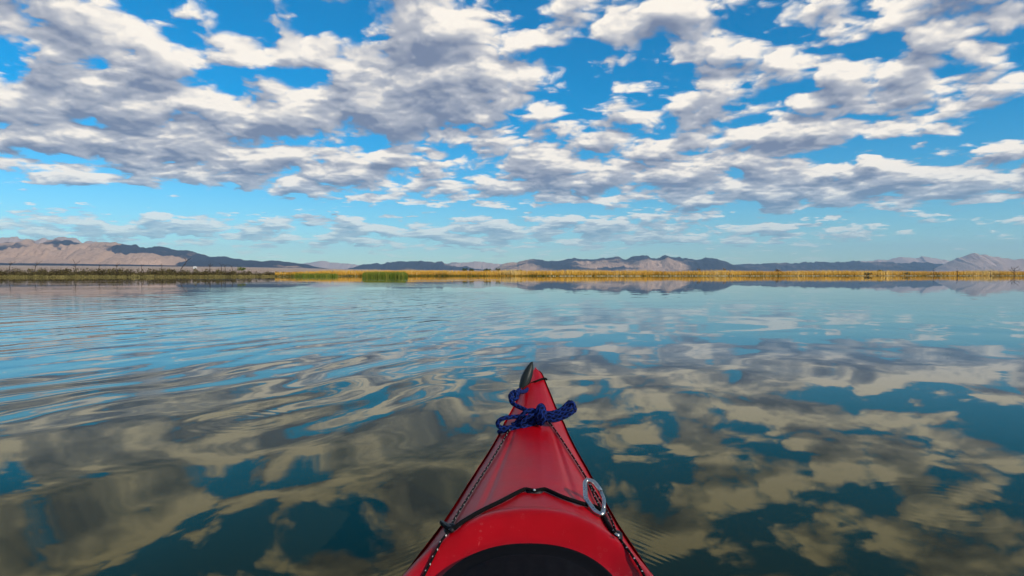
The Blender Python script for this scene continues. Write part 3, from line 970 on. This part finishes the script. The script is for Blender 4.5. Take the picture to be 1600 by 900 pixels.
# golden reed belt from the middle to the right edge and beyond
B = Blades()
for i in range(80000):
    px = random.uniform(600, 2100) if i % 6 else random.uniform(430, 700)
    d0 = shore_d(px); o = random.uniform(1.0, 42) if random.random() < 0.75 else random.uniform(0.5, 10)
    cl = mnoise.noise((px * 0.035, o * 0.09, 2.0)); cl2 = mnoise.noise((px * 0.012, 5.0, o * 0.02))
    Y = d0 + o; x = (px - 800) / FPX * Y
    right = sstep(px, 820, 900)
    if o < 1.8 and right > random.random():
        h = random.uniform(0.15, 0.6); tone = random.uniform(0.85, 1.0) if cl > -0.25 else random.uniform(0.1, 0.3)
    elif o < 5.0:
        h = random.uniform(0.6, 1.4); tone = random.uniform(0.02, 0.32) + 0.25 * max(0, cl2)
    else:
        h = random.uniform(2.3, 4.3) * (1 + 0.22 * cl + 0.3 * cl2) * np.interp(px, [430, 560, 900, 1600], [0.55, 0.85, 1.0, 1.2]); tone = 0.52 + 0.10 * random.random() + 0.16 * cl + 0.26 * cl2
        if random.random() < 0.04: tone = 0.85
    B.add(x, Y, ground_z(o), h, random.uniform(0.10, 0.24), min(1, max(0, tone)), 0.10)
for i in range(2600):                                   # bleached stubble at the water's edge
    px = random.uniform(862, 1900); o = random.uniform(-0.8, 0.8)
    if mnoise.noise((px * 0.09, 3.0, 1.0)) < -0.22: continue
    Y = shore_d(px) + o - 1.0
    B.add((px - 800) / FPX * Y, Y, -0.05, random.uniform(0.2, 0.7), random.uniform(0.06, 0.16), random.uniform(0.72, 1.0), 0.15)
tag(B.build('reeds', REED), 'golden dry reed belt along the far shore', 'reeds', None, 'stuff')

# two stands of green cattail
def green_bed(px0, px1, d, depth, h0, n, label):
    B = Blades()
    for i in range(n):
        px = random.uniform(px0, px1); e = min(1, (px - px0) / 4, (px1 - px) / 4); o = random.uniform(0, depth)
        Y = d + o; x = (px - 800) / FPX * Y
        cl = mnoise.noise((px * 0.12, o * 0.2, 8.0))
        h = h0 * random.uniform(0.6, 1.08) * (1 + 0.25 * cl) * (0.75 + 0.25 * e)
        B.add(x, Y, -0.1, h, random.uniform(0.03, 0.07), min(1, max(0, random.uniform(0.35, 0.85) + 0.3 * cl)), 0.06)
    return tag(B.build('reeds', GREEN), label, 'reeds', None, 'stuff')
green_bed(566, 637, 205, 16, 1.95, 7000, 'bright green reed bed standing out in the water, sharp edged')
green_bed(455, 528, 300, 22, 2.0, 3200, 'darker green reed stand on the bank left of the bright one')

# scrubby marsh on the left bank
B = Blades()
for i in range(2000):
    px = random.uniform(-330, 560); d0 = shore_d(px)
    lay = random.random()
    if lay < 0.5: o, r, hh, t0 = random.uniform(-1.5, 7), random.uniform(0.5, 1.0), random.uniform(0.3, 0.85), 0.66
    elif lay < 0.9: o, r, hh, t0 = random.uniform(9, 34), random.uniform(0.6, 1.4), random.uniform(0.6, 3.2), 0.27
    else: o, r, hh, t0 = random.uniform(30, 80), random.uniform(0.8, 1.6), random.uniform(0.8, 1.5), 0.6
    if lay >= 0.5: hh *= float(np.interp(px, [-300, 320, 400, 560], [1, 1, .75, .55])); t0 += 0.14 * sstep(px, 350, 520)
    Y = d0 + o; x = (px - 800) / FPX * Y; z = ground_z(max(o, 0)) 
    t0 += 0.22 * mnoise.noise((px * 0.06, o * 0.1, 1.0))
    for k in range(70):
        v = Vector((random.gauss(0, .5), random.gauss(0, .5), random.random()))
        B.leaf(Vector((x + v.x * r, Y + v.y * r, z + v.z ** 0.8 * hh * (1 - 0.35 * min(1, abs(v.x))))), random.uniform(0.06, 0.17) * (1.0 if lay < 0.5 else 1.7), min(1, max(0, t0 + random.gauss(0, 0.16))))
for i in range(700):                                    # bare twigs standing in it
    px = random.uniform(-330, 420); o = random.uniform(5, 40); Y = shore_d(px) + o
    x0, z0 = (px - 800) / FPX * Y, ground_z(o)
    for k in range(random.randint(2, 6)):
        B.add(x0 + random.gauss(0, .5), Y, z0, random.uniform(1.4, 3.9), random.uniform(0.03, 0.07), random.uniform(0, 0.2), 0.35)
tag(B.build('marsh_scrub', SCRUB), 'low grey-green and brown scrub along the near bank', 'scrub', None, 'stuff')

# ------------------------------------------------------------------ dead snags and bushes
def snag(label, Y, trunk, branches, r=0.085, pale=False, grp=None):
    base = at(*trunk[0], Y); base.z -= 0.6
    e = empty('dead_tree', base); tag(e, label, 'dead tree', grp)
    def limb(pts, r0, r1, name):
        P = [at(x, y, Y + random.uniform(-.3, .3)) for x, y in pts]
        if name == 'trunk': P[0] = P[0] + Vector((0, 0, -0.6))
        P = catmull(P, 0.25)
        n = len(P); rad = [r0 + (r1 - r0) * i / (n - 1) for i in range(n)]
        P = [Vector(p) + Vector((random.gauss(0, .02), random.gauss(0, .02), 0)) for p in P]
        g = Geo(); g.tube(P, rad, 6); o = g.build(name, DEAD, e)
        at_ = o.data.attributes.new('tone', 'FLOAT', 'POINT'); at_.data.foreach_set('value', np.full(len(o.data.vertices), 1.0 if pale else 0.3, dtype=np.float32))
    limb(trunk, r * 1.3, r * 0.5, 'trunk')
    for br in branches:
        limb(br, r * 0.85, r * 0.4, 'branch')
        # a twig off each branch
        a, b = br[0], br[-1]; m = ((a[0] * .4 + b[0] * .6), (a[1] * .4 + b[1] * .6))
        limb([m, (m[0] + (b[1] - a[1]) * -.35 + .6, m[1] - abs(b[0] - a[0]) * .25 - 1.2)], r * 0.5, r * 0.25, 'twig')
        limb([a, (a[0] - (b[0] - a[0]) * .5, a[1] - 2.2)], r * 0.5, r * 0.2, 'twig')
snag('dead tree at the far left end of the bank, twigs spreading low', 228, [(14, 420), (16, 414), (19, 410)], [[(17, 413), (21, 410.5), (25.5, 409)], [(16, 414), (15, 411), (17, 408.5)]])
snag('dead leaning trunk slanting to the right, second on the left bank', 228, [(54, 422), (55.5, 416), (58.5, 413), (62, 410), (66.5, 407)], [[(58, 413.5), (56.5, 411), (57.5, 408.5)], [(56, 416), (51, 414)]])
snag('tall thin upright dead tree with crooked top on the left bank', 230, [(117, 424), (117.5, 414), (116, 409), (113.5, 405)], [[(117.5, 414), (121, 411), (125.5, 408)], [(117.2, 417), (112, 414)]])
snag('short dead stump between the tall thin snag and the forked twig', 232, [(155, 422), (155, 417), (156, 413)], [[(155, 416), (158, 414)]])
snag('twiggy dead tree midway along the left bank', 232, [(183, 423), (182.5, 415), (184, 410.5)], [[(182.5, 416), (187, 412)], [(182.7, 417), (179, 414.5)]])
snag('thin dead pole left of the big forked snag', 235, [(221.5, 423), (221, 417), (220.6, 412)], [[(221, 416), (225, 414)]])
snag('slender dead stem nearest to the big forked snag', 236, [(253, 422), (253, 417), (252.4, 412)], [[(253, 416), (249, 413.5)]])
snag('biggest dead tree, forked like a Y and leaning to the right', 238, [(281.5, 423), (283, 420), (286.5, 415.5), (290, 410.5), (293, 407), (298.5, 403.5)], [[(291, 409), (289.6, 404.5), (286, 401)], [(287.5, 414), (291, 412.5)]], 0.11)
snag('dead shrub-like tree right of the big forked snag', 242, [(327.5, 423), (328, 416), (329.3, 410.5)], [[(328, 417), (332.8, 413.5)], [(328, 416), (325, 413)]])
snag('dead stem bent to the left, first of the close pair', 246, [(346.5, 422), (345.6, 415.5), (343, 411.5)], [[(345.6, 415.5), (348, 413)]])
snag('dead stem bent to the left, second of the close pair', 246, [(352.5, 422), (351, 416), (348.5, 412.5)], [[(351, 416), (354, 414)]])
snag('dead tree with a long drooping top, last on the left bank', 250, [(363.5, 422), (362, 417), (359, 414.5), (355.5, 413.5)], [[(361.5, 417), (365, 414)]])
snag('thin bare pole in the golden reeds on the right', 545, [(1459, 431), (1459, 419)], [[(1459, 424), (1461.5, 421)]], 0.13)
snag('bare upright trunk in the reeds below the pale peak', 555, [(1496, 431), (1496, 425), (1495, 418.5)], [[(1496, 426), (1493, 423)], [(1496, 425), (1498.5, 422)]], 0.19)
snag('bare broken trunk between the right peak and the last snag', 560, [(1547.5, 431), (1547.5, 422)], [[(1547.5, 425), (1543.5, 423)]], 0.2)
snag('branching dead tree at the far right end of the shore', 565, [(1585, 432), (1584.5, 425), (1585, 418.5)], [[(1584, 427), (1579, 423), (1574.5, 419.5)], [(1585, 421), (1588, 418.5), (1592, 416.5)], [(1584.5, 423.5), (1581, 420), (1580, 416.5)], [(1585, 424), (1590, 422.5), (1596, 421.5)]], 0.24)

def bush(name, label, px, top, base, wpx, Y, mat, tone, n=170, grp=None):
    b = at(px, base, Y); h = (base - top) / FPX * Y; r = wpx / 2 / FPX * Y
    e = empty(name, b); tag(e, label, 'bush', grp)
    B = Blades()
    lobes = [(random.uniform(-.55, .55), random.uniform(-.4, .4), random.uniform(.08, .72), random.uniform(.28, .5)) for _ in range(8)]
    for i in range(n):
        lx, ly, lz, lr = random.choice(lobes)
        v = Vector((random.gauss(0, 1), random.gauss(0, 1), random.gauss(0, 1))).normalized() * lr * random.random() ** 0.4
        p = b + Vector(((lx + v.x) * r, (ly + v.y) * r, max(0.03, lz + v.z * 0.8) * h))
        B.leaf(p, 0.085 * (r + h) * random.uniform(.6, 1.2), min(1, max(0, tone + random.gauss(0, .15))))
    o = B.build('crown', mat); o.parent = e; o.location = -Vector(e.location)
    g = Geo()
    for k in range(4):
        g.tube([b + Vector((0, 0, -0.5)), b + Vector((random.uniform(-.2, .2) * r, 0, .3 * h)), b + Vector((random.uniform(-.6, .6) * r, random.uniform(-.3, .3) * r, .75 * h))], [.05 * h, .04 * h, .015 * h], 5)
    o = g.build('trunk', DEAD, e)
    a_ = o.data.attributes.new('tone', 'FLOAT', 'POINT'); a_.data.foreach_set('value', np.full(len(o.data.vertices), 0.3, dtype=np.float32))
bush('bush', 'round green bush at the end of the left bank scrub', 378, 416.8, 422.5, 15, 300, GREEN, 0.55)
bush('bush', 'small dark bush in the golden reeds, leftmost of the row of four', 726, 418.6, 423.5, 10, 500, GREEN, 0.1)
bush('bush', 'low dark bush in the golden reeds, second of the four', 737, 419.6, 423.5, 11, 500, GREEN, 0.12)
bush('bush', 'wide dark bush in the golden reeds, third of the four', 762, 419.2, 423.5, 15, 500, GREEN, 0.1)
bush('bush', 'dark bush in the golden reeds, last of the four towards the bow', 778, 418.8, 423.5, 10, 500, GREEN, 0.12)
bush('bush', 'wide low dark bush in the golden reeds just left of the bow toggle', 812, 421.4, 425.5, 16, 500, GREEN, 0.15)
bush('bush', 'dark spreading bush low in the reeds under the right ridge', 1357, 425.6, 429.0, 22, 548, SCRUB, 0.45, 80)
bush('bush', 'small dark bush topping the reeds beneath the right ridge', 1375, 420.6, 424.5, 12, 620, GREEN, 0.1)
bush('bush', 'dark bush among right reeds, left of the bare poles', 1416, 425.2, 428.2, 17, 562, SCRUB, 0.5, 70)
bush('dry_bush', 'pale bare shrub poking above the reeds under the centre mountains', 1092, 418.6, 424, 8, 560, DEAD, 0.9, 90)
bush('dry_bush', 'pale bare shrub where the centre mountains end', 1133, 419.0, 424, 9, 560, DEAD, 0.9, 90)
bush('dry_bush', 'wide pinkish bare shrub above the reeds on the right ridge foot', 1216, 420.0, 425, 18, 580, DEAD, 0.85, 120)

# ------------------------------------------------------------------ white building on the flat
def mat_plain(name, c, rough=0.7):
    m, N, b = material(name)
    n = N.noise(obj_pos(N), 0.6, 4.0, 0.6)
    N.put(b.inputs['Base Color'], N.mix(n, tuple(x * 0.85 for x in c), c)); b.inputs['Roughness'].default_value = rough
    return m
WALL_M, ROOF_M, DOOR_M = mat_plain('white_wall', (0.78, 0.77, 0.73)), mat_plain('pale_roof', (0.62, 0.60, 0.58)), mat_plain('grey_door', (0.18, 0.19, 0.2))
Yb = 1500.0
bb = at(304.5, 419.0, Yb)
bl = empty('white_building', bb); tag(bl, 'small white building on the desert flat behind the left bank', 'building')
g = Geo(); g.box(bb + Vector((0, 0, 0.6)), (5.4, 4.0, 5.0)); g.build('wall', WALL_M, bl, False)
rv = [bb + Vector(v) for v in ((-3.0, -2.3, 3.0), (3.0, -2.3, 3.0), (3.0, 2.3, 3.0), (-3.0, 2.3, 3.0), (-3.0, 0, 4.2), (3.0, 0, 4.2))]
mesh_obj('roof', rv, [(0, 1, 5, 4), (2, 3, 4, 5), (0, 4, 3), (1, 2, 5), (0, 3, 2, 1)], ROOF_M, bl)
g = Geo(); g.box(bb + Vector((1.2, -2.03, 0.6)), (1.3, 0.1, 2.4)); g.build('door', DOOR_M, bl, False)
